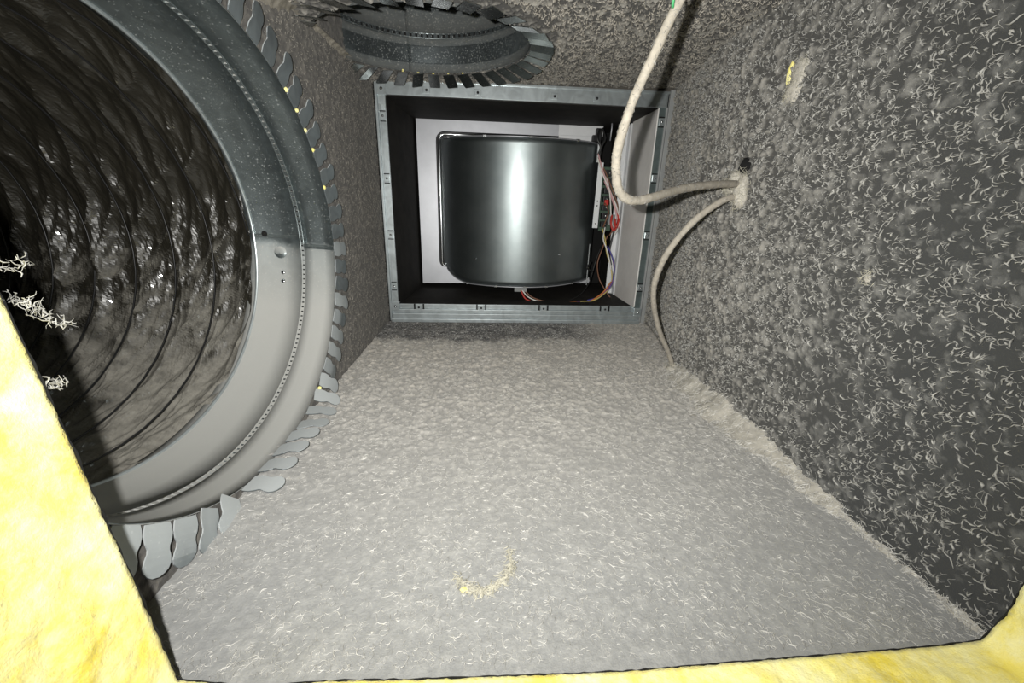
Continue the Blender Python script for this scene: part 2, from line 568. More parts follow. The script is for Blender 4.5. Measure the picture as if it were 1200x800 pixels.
# resample the outline evenly
def resample(pts, step):
    out = []
    n = len(pts)
    for i in range(n):
        a, b = pts[i], pts[(i + 1) % n]
        k = max(1, int((b - a).length / step))
        for q in range(k):
            out.append(a.lerp(b, q / k))
    return out
lv = resample(lv, 0.0022)
NL = len(lv)
L = np.array([[p.x, p.y, p.z] for p in lv])
T = np.roll(L, -3, 0) - np.roll(L, 3, 0)
T /= np.linalg.norm(T, axis=1)[:, None]
OUT = np.stack([T[:, 2], 0 * T[:, 0], -T[:, 0]], 1)      # away from the opening, checked below
ctr = np.array([0.06, Y0, 0.19])
sgn = np.sign(((L - ctr) * OUT).sum(1))
OUT *= np.sign(np.median(sgn))
def rect_out(P):
    d = P - ctr
    x0, x1, z0, z1 = -0.24, 0.34, -0.03, 0.47
    tx = np.where(d[:, 0] > 0, (x1 - ctr[0]) / np.maximum(d[:, 0], 1e-6), (x0 - ctr[0]) / np.minimum(d[:, 0], -1e-6))
    tz = np.where(d[:, 2] > 0, (z1 - ctr[2]) / np.maximum(d[:, 2], 1e-6), (z0 - ctr[2]) / np.minimum(d[:, 2], -1e-6))
    return ctr + d * np.minimum(tx, tz)[:, None]
DEP = 0.048
rows = []
ND = 24
for k in range(ND + 1):
    t = k / ND
    P = L + OUT * 0.0
    P = P + np.array([0, -DEP * t, 0])
    nz = fbm(P * 120, 3, 21) - 0.5
    nz2 = fbm(P * 420, 2, 31) - 0.5
    P = P + OUT * ((nz * 0.0035 + nz2 * 0.0022 + 0.0004) * (0.15 + 0.85 * min(1, k / 5)))[:, None]
    P[:, 1] += (fbm(L * 300, 2, 40 + k) - 0.5) * 0.0015
    rows.append(P)
RO = rect_out(L)
rows_all = [RO] + rows + [RO + np.array([0, -DEP, 0]), RO]
V = np.concatenate(rows_all)
Q = []
ii = np.arange(NL)
jj = (ii + 1) % NL
for k in range(len(rows_all) - 1):
    Q.append(np.stack([k * NL + ii, k * NL + jj, (k + 1) * NL + jj, (k + 1) * NL + ii], 1))
wall_front = link('wall_front', mesh_np('wall_front', V, np.concatenate(Q)), M['yellow'], None, 'structure')
# black facing on its inner face, its cut edge a little ragged
rag = (fbm(L * 260, 3, 51) - 0.46) * 0.002
E0 = L - OUT * rag[:, None]
fr = [RO + np.array([0, 0.0001, 0]), E0 + np.array([0, 0.0001, 0]), E0 + np.array([0, 0.0006, 0]), RO + np.array([0, 0.0005, 0])]
V = np.concatenate(fr + [fr[0]])
Q = np.concatenate([np.stack([k * NL + ii, k * NL + jj, (k + 1) * NL + jj, (k + 1) * NL + ii], 1) for k in range(4)])
o = link('black_facing', mesh_np('black_facing', V, Q, False), M['black_facing'], wall_front)
o['label'] = 'black inner facing of the cut board'

# ------------------------------------------------------------------ lint
def fibres(name, base, nrm, length, rad, lift, mat, label, bias=None, curl=1.0, parent=None, seg=4, up=0.0):
    """short curly strands lying on a surface; base (n,3), nrm (n,3)"""
    n = len(base)
    a = np.cross(nrm, rng.normal(size=(n, 3)))
    if bias is not None:
        a = a / np.linalg.norm(a, axis=1)[:, None] + bias
        a = a - nrm * (a * nrm).sum(1)[:, None]
    a /= np.linalg.norm(a, axis=1)[:, None]
    b = np.cross(nrm, a)
    k1 = rng.normal(size=n) * curl
    k2 = rng.normal(size=n) * curl
    pts = []
    for q in range(seg + 1):
        t = q / seg
        s = t - 0.5
        side = (k1 * s * s * 1.6 + k2 * s ** 3 * 4)
        P = base + a * (s * length)[:, None] + b * (side * length)[:, None] + nrm * ((math.sin(math.pi * t) * lift) + (t * up * length))[:, None]
        pts.append(P)
    R = []
    for q in range(seg + 1):
        tt = pts[min(q + 1, seg)] - pts[max(q - 1, 0)]
        tt /= np.linalg.norm(tt, axis=1)[:, None] + 1e-9
        sd = np.cross(nrm, tt)
        sd /= np.linalg.norm(sd, axis=1)[:, None] + 1e-9
        uu = np.cross(tt, sd)
        rr = rad * (0.35 if q in (0, seg) else (1.0 + 0.3 * rng.uniform(-1, 1, n)))
        for k in range(3):
            th = math.pi / 2 + 2 * math.pi * k / 3
            R.append(pts[q] + (sd * math.cos(th) + uu * math.sin(th)) * np.asarray(rr).reshape(-1, 1))
    V = np.stack(R, 1).reshape(-1, 3)                       # n * (seg+1)*3
    m = (seg + 1) * 3
    loc = []
    for q in range(seg):
        for k in range(3):
            loc.append((q * 3 + k, q * 3 + (k + 1) % 3, (q + 1) * 3 + (k + 1) % 3, (q + 1) * 3 + k))
    loc = np.array(loc)
    Q = (loc[None] + (np.arange(n) * m)[:, None, None]).reshape(-1, 4)
    o = link(name, mesh_np(name, V, Q), mat, parent, 'stuff')
    if label:
        tag(o, label, 'dust')
    return o

def lint_right():
    n = 33000
    y = 0.095 + 0.695 * rng.uniform(0, 1, n) ** 0.85
    z = rng.uniform(0.008, 0.455, n)
    P = np.stack([xr(y) - 0.0012, y, z], 1)
    keep = (fbm(P * 22, 2, 61) > rng.uniform(0.0, 0.55, n)) & (np.hypot(y - HOLE[0], z - HOLE[1]) > 0.0125) & (z < zc(xr(y), y) - 0.004)
    P = P[keep]
    n = len(P)
    N = np.tile([-1.0, 0, 0], (n, 1))
    far = sstep(P[:, 1], 0.3, 0.6)
    ln = rng.gamma(1.9, 0.0011, n) * (1 - 0.4 * far) + 0.0012
    rad = (0.00014 + 0.00062 * rng.uniform(0, 1, n) ** 1.6) * (1 + 0.35 * far)
    fibres('lint_strands', P, N, ln, rad, rng.uniform(0.0008, 0.0026, n), M['fibre_pale'], 'pale curly lint strands stuck all over the dark right wall', np.array([0, -0.5, 0.6]), 0.6)
def lint_floor():
    n = 30000
    y = 0.14 + 0.65 * rng.uniform(0, 1, n) ** 1.2
    x = rng.uniform(0, 1, n) * (xr(y) - 0.01 - XL) + XL + 0.004
    P = np.stack([x, y, np.full(n, 0.0007)], 1)
    P[:, 2] += 0.0012 * sstep(y, 0.22, 0.45)
    keep = fbm(P * 30, 2, 71) > rng.uniform(0.0, 0.62, n)
    P = P[keep]
    n = len(P)
    N = np.tile([0, 0, 1.0], (n, 1))
    ln = rng.gamma(2.0, 0.0009, n) + 0.0008
    fibres('lint_strands', P, N, ln, 0.00008 + 0.0002 * rng.uniform(0, 1, n) ** 1.8, rng.uniform(0.0001, 0.0012, n), M['fibre_grey'], 'fine pale lint strands scattered over the grey floor', None, 0.9)
def lint_ceiling():
    n = 11000
    y = rng.uniform(0.3, 0.79, n)
    x = rng.uniform(0, 1, n) * (xr(y) - XL) + XL
    keep = np.hypot(x - CC[0], y - CC[1]) > CR + 0.032
    x, y = x[keep], y[keep]
    n = len(x)
    P = np.stack([x, y, zc(x, y) - 0.0018], 1)
    N = np.tile([0, 0, -1.0], (n, 1))
    ln = rng.gamma(2, 0.0009, n) + 0.0012
    fibres('lint_strands', P, N, ln, rng.uniform(0.0003, 0.0008, n), rng.uniform(0.0006, 0.0028, n), M['fibre_tan'], 'tan lint tufts clinging to the ceiling around the round collar', None, 0.7)
def lint_left():
    n = 9000
    y = rng.uniform(0.3, 0.79, n)
    z = rng.uniform(0.005, 0.42, n)
    keep = np.hypot((y - LC[0]) / KU, z - LC[1]) > LR + 0.022
    y, z = y[keep], z[keep]
    n = len(y)
    P = np.stack([np.full(n, XL + 0.001), y, z], 1)
    N = np.tile([1.0, 0, 0], (n, 1))
    ln = rng.gamma(2, 0.0006, n) + 0.0006
    fibres('lint_strands', P, N, ln, rng.uniform(0.0001, 0.00024, n), rng.uniform(0.0003, 0.0012, n), M['fibre_tan'], 'fine brownish lint on the left wall beside the large collar', None, 0.6)
lint_right(); lint_floor(); lint_ceiling(); lint_left()

# ------------------------------------------------------------------ lumps of dust
def lump(center, size, seed, nu=18, nv=12, rough=0.35, freq=2.2):
    vs, fs = [], []
    th = np.linspace(0, 2 * np.pi, nu, endpoint=False)
    ph = np.linspace(0.0, np.pi, nv + 1)
    D = np.array([[math.sin(p) * math.cos(t), math.sin(p) * math.sin(t), math.cos(p)] for p in ph for t in th])
    r = 1 - rough + 2 * rough * fbm(D * freq + seed * 7.7, 3, seed)
    P = np.array(center) + D * r[:, None] * np.array(size)
    for i in range(nv):
        for k in range(nu):
            fs.append((i * nu + k, (i + 1) * nu + k, (i + 1) * nu + (k + 1) % nu, i * nu + (k + 1) % nu))
    return P, fs
def fuzz(center, size, n, lmin, lmax):
    D = rng.normal(size=(n, 3))
    D /= np.linalg.norm(D, axis=1)[:, None]
    P = np.array(center) + D * np.array(size) * rng.uniform(0.75, 1.05, (n, 1))
    return P, D, rng.uniform(lmin, lmax, n)

def tuft(name, label, blobs, n, lmin, lmax, mat=None, fmat=None, rad=(0.00012, 0.0003)):
    c0 = np.array(blobs[0][0])
    t = thing(name, label, 'dust', tuple(c0))
    m = MB()
    Ps, Ds, Ls = [], [], []
    for i, (c, s) in enumerate(blobs):
        P, f = lump(c, s, 5 + i + int(abs(c[1]) * 1000), 20, 14)
        m.add(P, f)
        a, b, l = fuzz(c, s, n // len(blobs), lmin, lmax)
        Ps.append(a); Ds.append(b); Ls.append(l)
    part('clump', m, mat or M['tuft'], t, True)
    Ps, Ds, Ls = np.concatenate(Ps) - c0, np.concatenate(Ds), np.concatenate(Ls)
    fibres('fuzz', Ps, Ds, Ls, rng.uniform(rad[0], rad[1], len(Ps)), rng.uniform(0.0, 0.002, len(Ps)), fmat or M['scuff_fibre'], None, None, 0.6, t, 4, 0.8)
    return t

xh = float(xr(HOLE[0]))
tuft('dust_tuft', 'pale fuzzy dust tuft on right wall where the two cords meet', [((xh - 0.005, 0.454, 0.257), (0.010, 0.009, 0.010)), ((xh - 0.004, 0.444, 0.245), (0.008, 0.010, 0.015)), ((xh - 0.004, 0.462, 0.252), (0.008, 0.008, 0.008))], 420, 0.003, 0.009)
tuft('dust_tuft', 'pale dust heap on the floor at the lower end of the cord', [((0.283, 0.530, 0.003), (0.012, 0.013, 0.0055)), ((0.292, 0.510, 0.003), (0.010, 0.014, 0.004))], 200, 0.003, 0.009)
tt = tuft('dust_tuft', 'oval pale dust patch with a yellow edge, high on right wall', [((0.2825, 0.397, 0.346), (0.0035, 0.010, 0.013)), ((0.2825, 0.400, 0.331), (0.004, 0.010, 0.011))], 200, 0.002, 0.005)
m = MB()
P, f = lump((0.2815, 0.4075, 0.347), (0.003, 0.003, 0.0105), 91, 14, 10, 0.2)
m.add(P, f)
o = part('exposed_insulation', m, M['yellow'], tt, True)
o['label'] = 'yellow fibreglass showing at the edge'
tuft('dust_tuft', 'small star-shaped lint fleck midway along the right wall', [((float(xr(0.33)) - 0.001, at(1017, 326, 0, 0.282)[1], at(1017, 326, 0, 0.282)[2]), (0.0015, 0.003, 0.003))], 40, 0.003, 0.006)
p = at(836, 184, 0, 0.284)
tuft('dust_tuft', 'tiny round dust fleck left of the dark cord hole', [((float(xr(p[1])) - 0.001, p[1], p[2]), (0.0015, 0.004, 0.003))], 24, 0.001, 0.003)

# dust drift packed along the foot of the right wall
def drift():
    ys = np.linspace(0.14, 0.56, 200)
    prof = 14
    rows = []
    for y in ys:
        wd = 0.042 * (0.75 + 0.6 * (fbm(np.array([[y * 28, 3.3, 0]]), 3, 5)[0] - 0.5) * 2) * (0.22 + 0.78 * sstep(y, 0.17, 0.31)) * (1 - 0.6 * sstep(y, 0.5, 0.56))
        hg = 0.55 * wd
        for q in range(prof):
            t = q / (prof - 1)
            x = float(xr(y)) + 0.002 - wd * t
            z = hg * (1 - t) ** 2.2
            rows.append((x, y, z - 0.0006 + 0.0012 * (1 - t)))
    P = np.array(rows)
    d = (fbm(P * 190, 3, 12) - 0.4) * 0.0028
    P[:, 2] += d
    P[:, 0] -= d * 0.8
    idx = np.arange(len(P)).reshape(len(ys), prof)
    Q = np.stack([idx[:-1, :-1], idx[:-1, 1:], idx[1:, 1:], idx[1:, :-1]], -1).reshape(-1, 4)
    o = link('dust_drift', mesh_np('dust_drift', P, Q), M['drift'], None, 'stuff')
    tag(o, 'long tan drift of dust along the foot of the right wall', 'dust')
    n = 1500
    k = rng.integers(0, len(P), n)
    N = np.tile([-0.5, 0, 0.86], (n, 1))
    fibres('fuzz', P[k] + rng.normal(size=(n, 3)) * 0.001, N, rng.gamma(3, 0.0018, n) + 0.002, rng.uniform(0.00015, 0.0003, n), rng.uniform(0.0004, 0.002, n), M['fibre_grey'], None, np.array([0.2, -0.5, 0]), 0.5, o)
drift()
def corner_drift():
    ys = np.linspace(0.30, 0.79, 160)
    prof = 12
    rows = []
    for y in ys:
        wd = 0.03 * (0.55 + 0.9 * fbm(np.array([[y * 24, 8.3, 0]]), 3, 15)[0]) * (0.25 + 0.75 * (1 - sstep(y, 0.40, 0.52)))
        z0 = float(zc(XL, y))
        for q in range(prof):
            t = q / (prof - 1)
            rows.append((XL - 0.001 + wd * t ** 1.6, y, z0 + 0.001 - wd * (1 - t) ** 1.6))
    P = np.array(rows)
    d = (fbm(P * 170, 3, 22) - 0.4) * 0.004
    P[:, 2] -= d
    P[:, 0] += d
    idx = np.arange(len(P)).reshape(len(ys), prof)
    Q = np.stack([idx[:-1, :-1], idx[1:, :-1], idx[1:, 1:], idx[:-1, 1:]], -1).reshape(-1, 4)
    o = link('dust_drift', mesh_np('dust_drift', P, Q), M['corner_dust'], None, 'stuff')
    tag(o, 'tan dust packed in the corner where left wall meets the ceiling', 'dust')
corner_drift()

# curved scuff of lifted fibres on the floor
def scuff():
    arc = smooth_path([(*at(598, 648, 2, 0)[:2], 0.001), (*at(598, 668, 2, 0)[:2], 0.001), (*at(588, 684, 2, 0)[:2], 0.001), (*at(568, 695, 2, 0)[:2], 0.001), (*at(550, 692, 2, 0)[:2], 0.001), (*at(535, 678, 2, 0)[:2], 0.001)], 12)
    A = np.array([[p.x, p.y, p.z] for p in arc])
    n = 300
    k = rng.integers(0, len(A), n)
    P = A[k] + rng.normal(size=(n, 3)) * np.array([0.0016, 0.0016, 0.0004])
    P[:, 2] = np.abs(P[:, 2])
    N = np.tile([0, 0, 1.0], (n, 1))
    o = fibres('fibre_scuff', P, N, rng.uniform(0.002, 0.006, n), rng.uniform(0.00018, 0.00036, n), rng.uniform(0.0004, 0.0018, n), M['scuff_fibre'], 'curved pale scuff of lifted fibres on the near floor', None, 0.7)
    m = MB()
    c = at(544, 691, 2, 0.001)
    P, f = lump((c[0], c[1], 0.0012), (0.0026, 0.0016, 0.001), 77, 14, 8, 0.6, 3.5)
    m.add(P, f)
    q = link('exposed_insulation', m.mesh('exposed_insulation', (0, 0, 0), True), M['yellow'], o)
    q['label'] = 'speck of bare yellow fibreglass'
scuff()

# lint shreds caught on the left cut edge, lit by the flash
def edge_lint():
    P, R = [], []
    for path in ([(-4, 308), (14, 312), (30, 309)], [(5, 345), (24, 352), (46, 360)], [(26, 350), (40, 364), (54, 362)], [(54, 372), (66, 377), (80, 380)], [(60, 446), (66, 450), (69, 447)]):
        q = [at(a, b, 1, Y0 + 0.002) for a, b in path]
        for k in range(26):
            t = rng.uniform(0, 1)
            i = 0 if t < 0.5 else 1
            P.append(q[i] + (q[i + 1] - q[i]) * (t * 2 - i) + rng.normal(size=3) * np.array([0.0008, 0.0005, 0.0008]))
    P = np.array(P)
    n = len(P)
    P = P + rng.normal(size=(n, 3)) * 0.0007
    N = rng.normal(size=(n, 3))
    N /= np.linalg.norm(N, axis=1)[:, None]
    fibres('lint_shreds', P, N, rng.uniform(0.0008, 0.0035, n), rng.uniform(0.00008, 0.0003, n), rng.uniform(0.0, 0.001, n), M['fibre_pale'], 'pale lint shreds caught on the left cut edge of the opening', None, 0.7)
edge_lint()

# ------------------------------------------------------------------ round collars
def tab_mesh(name, wavy=True):
    L_ = 0.029
    if wavy:
        st = [(0, 0.0082), (0.10, 0.0090), (0.22, 0.0094), (0.36, 0.0086), (0.46, 0.0072), (0.54, 0.0072), (0.64, 0.0084), (0.78, 0.0090), (0.88, 0.0078), (0.95, 0.0055), (1.0, 0.0022)]
    else:
        st = [(0, 0.0080), (0.3, 0.0081), (0.6, 0.0082), (0.92, 0.0082), (1.0, 0.0074)]
    vs, fs = [], []
    n = len(st)
    for z in (0.0004, -0.0004):
        for t, wd in st:
            for s in (-1, 1):
                rim = 0.0 if wavy else (0.0022 if s > 0 else 0.0)
                vs.append((s * wd, t * L_, z + rim - (0.0012 * math.sin(math.pi * t) if wavy else 0)))
    for i in range(n - 1):
        a = 2 * i
        fs.append((a, a + 1, a + 3, a + 2))
        b = 2 * n + a
        fs.append((b, b + 2, b + 3, b + 1))
        fs.append((a, a + 2, b + 2, b))
        fs.append((a + 1, b + 1, b + 3, a + 3))
    fs.append((0, 2 * n, 2 * n + 1, 1))
    fs.append((2 * n - 2, 2 * n - 1, 4 * n - 1, 4 * n - 2))
    me = bpy.data.meshes.new(name)
    me.from_pydata(vs, [], fs)
    me.update()
    return me

def place(name, me, mat, root, o_, xa, ya, za):
    ob = link(name, me, mat, root)
    m = Matrix.Identity(4)
    for i in range(3):
        m[i][0], m[i][1], m[i][2] = xa[i], ya[i], za[i]
    m.translation = Vector(o_) - root.location
    ob.matrix_basis = m
    return ob

def sheet_ring(center, ax, u, v, stations, n=180, spiral=0.0, a0=0.0):
    """open-edged sheet-metal sleeve with thickness; stations = [(r, h)]; it overlaps itself by a few degrees"""
    c, ax, u, v = Vector(center), Vector(ax), Vector(u), Vector(v)     # u need not be unit length: oval sleeves
    mb = MB()
    m = len(stations)
    ext = math.radians(9) if spiral else 0
    vs, fs = [], []
    for side in (0, 1):
        for i in range(n + 1):
            th = a0 + (2 * math.pi + ext) * i / n
            dr = -spiral * (i / n)
            for r, h in stations:
                rr = r + dr + (0.0007 if side else 0)
                vs.append(c + ax * h + (u * math.cos(th) + v * math.sin(th)) * rr)
    off = (n + 1) * m
    for i in range(n):
        for q in range(m - 1):
            a, b = i * m + q, (i + 1) * m + q
            fs.append((a, b, b + 1, a + 1))
            fs.append((off + a, off + a + 1, off + b + 1, off + b))
        for q in (0, m - 1):
            fs.append((i * m + q, (i + 1) * m + q, off + (i + 1) * m + q, off + i * m + q))
    for i in (0, n):
        for q in range(m - 1):
            fs.append((i * m + q, i * m + q + 1, off + i * m + q + 1, off + i * m + q))
    mb.add(vs, fs)
    return mb

# ---- large side collar; axis u = +y, v = +z, outwards = -x
cy, cz = LC
LCv = Vector((XL, cy, cz))
root = thing('takeoff_collar', 'large round galvanised duct collar with wavy bent tabs in the left wall', 'duct collar', LCv)
u, v, ax = Vector((0, KU, 0)), Vector((0, 0, 1)), Vector((-1, 0.0545, 0.0396))      # slightly oval, slightly skewed
def frame_at(a):
    return u * math.cos(a) + v * math.sin(a), Vector((0, math.cos(a) / KU, math.sin(a))).normalized(), Vector((0, -KU * math.sin(a), math.cos(a))).normalized()
seam = math.radians(-2)
mb = sheet_ring(LCv, ax, u, v, [(LR, -0.002), (LR, 0.010), (LR, 0.024), (LR, 0.0346)], 200, 0.0014, seam - 2 * math.pi + math.radians(-9))
part('outer_sleeve', mb, M['collar'], root, True)
mb = sheet_ring(LCv, ax, u, v, [(LR, 0.0394), (LR - 0.001, 0.06), (LR - 0.0025, 0.084), (LR - 0.0048, 0.0905), (LR - 0.0048, 0.094), (LR - 0.001, 0.099), (LR - 0.001, 0.105)], 200, 0.0012, seam - 2 * math.pi + math.radians(-6))
part('inner_sleeve', mb, M['collar'], root, True)
# swaged bead with its row of crimps
mb = MB()
for hh in (0.0350, 0.0390):
    mb.tube([LCv + ax * hh + (u * math.cos(a) + v * math.sin(a)) * (LR - 0.0002) for a in np.linspace(0, 2 * math.pi, 180, endpoint=False)], 0.0009, 6, True)
part('bead', mb, M['collar'], root, True)
mb = MB()
mb.tube([LCv + ax * 0.0925 + (u * math.cos(a) + v * math.sin(a)) * (LR - 0.0052) for a in np.linspace(0, 2 * math.pi, 180, endpoint=False)], 0.0021, 8, True)
part('rim_lip', mb, M['frame'], root, True)
mb = MB()
mb = sheet_ring(LCv, ax, u, v, [(LR + 0.0012, 0.0338), (LR + 0.0012, 0.0402)], 160)
part('bead_groove', mb, M['void'], root, True)
mb = MB()
NC = 190
for i in range(NC):
    a = 2 * math.pi * i / NC
    pe, e, tn = frame_at(a)
    p = LCv + pe * (LR + 0.0002) + ax * 0.037
    hw = 0.0022
    mb.hexa([p + tn * s1 * hw + ax * s2 * 0.0026 + e * s3 for s3 in (0.0012, -0.0012) for s1, s2 in ((-1, -1), (1, -1), (1, 1), (-1, 1))])
part('crimp', mb, M['collar'], root, kind='stuff')
# rivets and holes near the seam
for da, hh, mat_, nm in ((3, 0.080, 'void', 'pilot_hole'), (-4, 0.064, 'collar', 'dimple'), (-12, 0.062, 'chrome', 'rivet'), (-15.5, 0.062, 'chrome', 'rivet')):
    a = seam + math.radians(da)
    pe, e, tn = frame_at(a)
    mb = MB()
    r_ = 0.0036 if nm == 'pilot_hole' else (0.0075 if nm == 'dimple' else 0.0028)
    mb.lathe(LCv + pe * (LR - (0.0038 if hh > 0.07 else 0.0026)) + ax * hh, -e, [(r_, 0.0), (r_ * 0.9, 0.0006), (r_ * 0.55, 0.0011 if nm != 'pilot_hole' else 0.0005), (0.0001, 0.0013 if nm != 'pilot_hole' else 0.0005)], 14)
    part(nm, mb, M[mat_], root, True)
tm = tab_mesh('tab')
NT_ = 54
X = Vector((1, 0, 0))
for i in range(NT_):
    a = 2 * math.pi * (i + 0.5) / NT_
    pe, e, tn = frame_at(a)
    base = LCv + pe * LR + X * 0.0025
    jit = random.uniform(-0.12, 0.12)
    tip = base + e * 0.029
    if e.z < -0.25 and tip.z < 0.004 and base.y > 0.268:
        # the floor is in the way: the tab lies forward on the floor
        k = min(1.0, (0.004 - tip.z) / 0.022)
        yd = (e * (1 - 0.72 * k) + X * (0.5 + 0.7 * k) + Vector((0, e.y, 0)) * 0.5)
        yd.normalize()
        need = max(0.0045 - (base.z + yd.z * 0.029), 0)
        yd.z += need / 0.029
        yd.normalize()
    elif e.z < -0.25 and tip.z < 0.004:
        yd = e + X * 0.12
        yd.z = max(yd.z, -(base.z - 0.005) / 0.029)
        yd.normalize()
    else:
        yd = (e + X * (0.10 + abs(jit))).normalized()
    base.z = max(base.z, 0.005)
    if e.z < -0.25 and tip.z < 0.004 and base.y > 0.268:
        tn = tn.lerp(Vector((0, 1, 0)), min(1.0, k * 1.2))
    xd = (tn - yd * tn.dot(yd)).normalized()
    xd = (xd + xd.cross(yd) * jit).normalized()
    zd = xd.cross(yd)
    place('tab', tm, M['tab'], root, base, xd, yd, zd)

# ---- ceiling collar; axis up
cxx, cyy = CC
cz0 = float(zc(cxx, cyy))
CCv = Vector((cxx, cyy, cz0))
axn = Vector((-0.028, -0.06, 1)).normalized()
u2 = Vector((1, 0, 0.028)).normalized()
v2 = axn.cross(u2)
rootc = thing('takeoff_collar', 'smaller round galvanised collar with fanned straight tabs in the ceiling', 'duct collar', CCv)
mb = sheet_ring(CCv, axn, u2, v2, [(CR, -0.003), (CR, 0.01), (CR, 0.03), (CR, 0.0405)], 150, 0.001, math.radians(100))
part('outer_sleeve', mb, M['collar_ceiling'], rootc, True)
mb = sheet_ring(CCv, axn, u2, v2, [(CR, 0.0475), (CR, 0.08), (CR - 0.001, 0.16)], 150, 0.001, math.radians(100))
part('inner_sleeve', mb, M['collar_ceiling'], rootc, True)
mb = MB()
for hh in (0.0412, 0.0468):
    mb.tube([CCv + axn * hh + (u2 * math.cos(a) + v2 * math.sin(a)) * (CR - 0.0008) for a in np.linspace(0, 2 * math.pi, 150, endpoint=False)], 0.0011, 6, True)
part('bead', mb, M['collar_ceiling'], rootc, True)
mb = MB()
mb.lathe(CCv, axn, [(CR + 0.0012, 0.0405), (CR + 0.0012, 0.0477)], 140)
part('bead_groove', mb, M['void'], rootc, True)
mb = MB()
NC = 100
for i in range(NC):
    a = 2 * math.pi * i / NC
    e, tn = u2 * math.cos(a) + v2 * math.sin(a), v2 * math.cos(a) - u2 * math.sin(a)
    p = CCv + e * (CR - 0.0006) + axn * 0.044
    mb.hexa([p + tn * s1 * 0.0024 + axn * s2 * 0.0026 + e * s3 for s3 in (0.0012, -0.0012) for s1, s2 in ((-1, -1), (1, -1), (1, 1), (-1, 1))])
part('crimp', mb, M['collar_ceiling'], rootc, kind='stuff')
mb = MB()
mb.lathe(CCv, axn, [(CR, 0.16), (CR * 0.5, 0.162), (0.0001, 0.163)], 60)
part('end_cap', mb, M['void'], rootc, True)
tm2 = tab_mesh('tab_straight', False)
NT2 = 36
for i in range(NT2):
    a = 2 * math.pi * (i + 0.3) / NT2
    e, tn = u2 * math.cos(a) + v2 * math.sin(a), v2 * math.cos(a) - u2 * math.sin(a)
    base = CCv + e * CR - axn * 0.0042
    hang = float(sstep(e.y, 0.05, 0.6))
    dn = (0.05 + 0.08 * random.random() + (0.12 if e.x > 0.7 else 0)) * (1 - hang) + 0.28 * hang    # those by the furnace hang down
    yd = (e - axn * dn).normalized()
    xd = (tn + axn * random.uniform(-0.12, 0.16)).normalized()
    xd = (xd - yd * xd.dot(yd)).normalized()
    zd = xd.cross(yd)
    ob = place('tab', tm2, M['tab_ceiling'], rootc, base, xd, yd, zd)
    ob.scale = (1.0, 1.0 + 0.3 * hang, 1.0)

# bits of bare yellow board showing between the tabs
def bits(spots, parent):
    m = MB()
    for i, c in enumerate(spots):
        P, f = lump(c, (0.0022, 0.0022, 0.0022), 100 + i, 10, 6)
        m.add(P, f)
    o = link('exposed_insulation', m.mesh('exposed_insulation', (0, 0, 0), True), M['yellow'], parent, 'stuff')
    o['label'] = 'specks of yellow fibreglass at the cut edge'
sp = []
for i in range(9):
    a = 2 * math.pi * (7.0 + i + 0.8 - 1.5) / NT2
    e = u2 * math.cos(a) + v2 * math.sin(a)
    if i in (1, 2, 3, 4, 5):
        sp.append(CCv + e * (CR + 0.0015) - axn * 0.002)
bits(sp, ceiling)
sp = []
for k in (3, 5, 6, 7, 8):
    a = 2 * math.pi * k / NT_
    e = u * math.cos(a) + v * math.sin(a)
    sp.append(LCv + e * (LR + 0.002) + X * 0.002)
a = -2 * math.pi * 12.0 / NT_
for k in (-9, -15):
    a = 2 * math.pi * k / NT_
    e = u * math.cos(a) + v * math.sin(a)
    sp.append(LCv + e * (LR + 0.003) + X * 0.004)
bits(sp, wall_left)

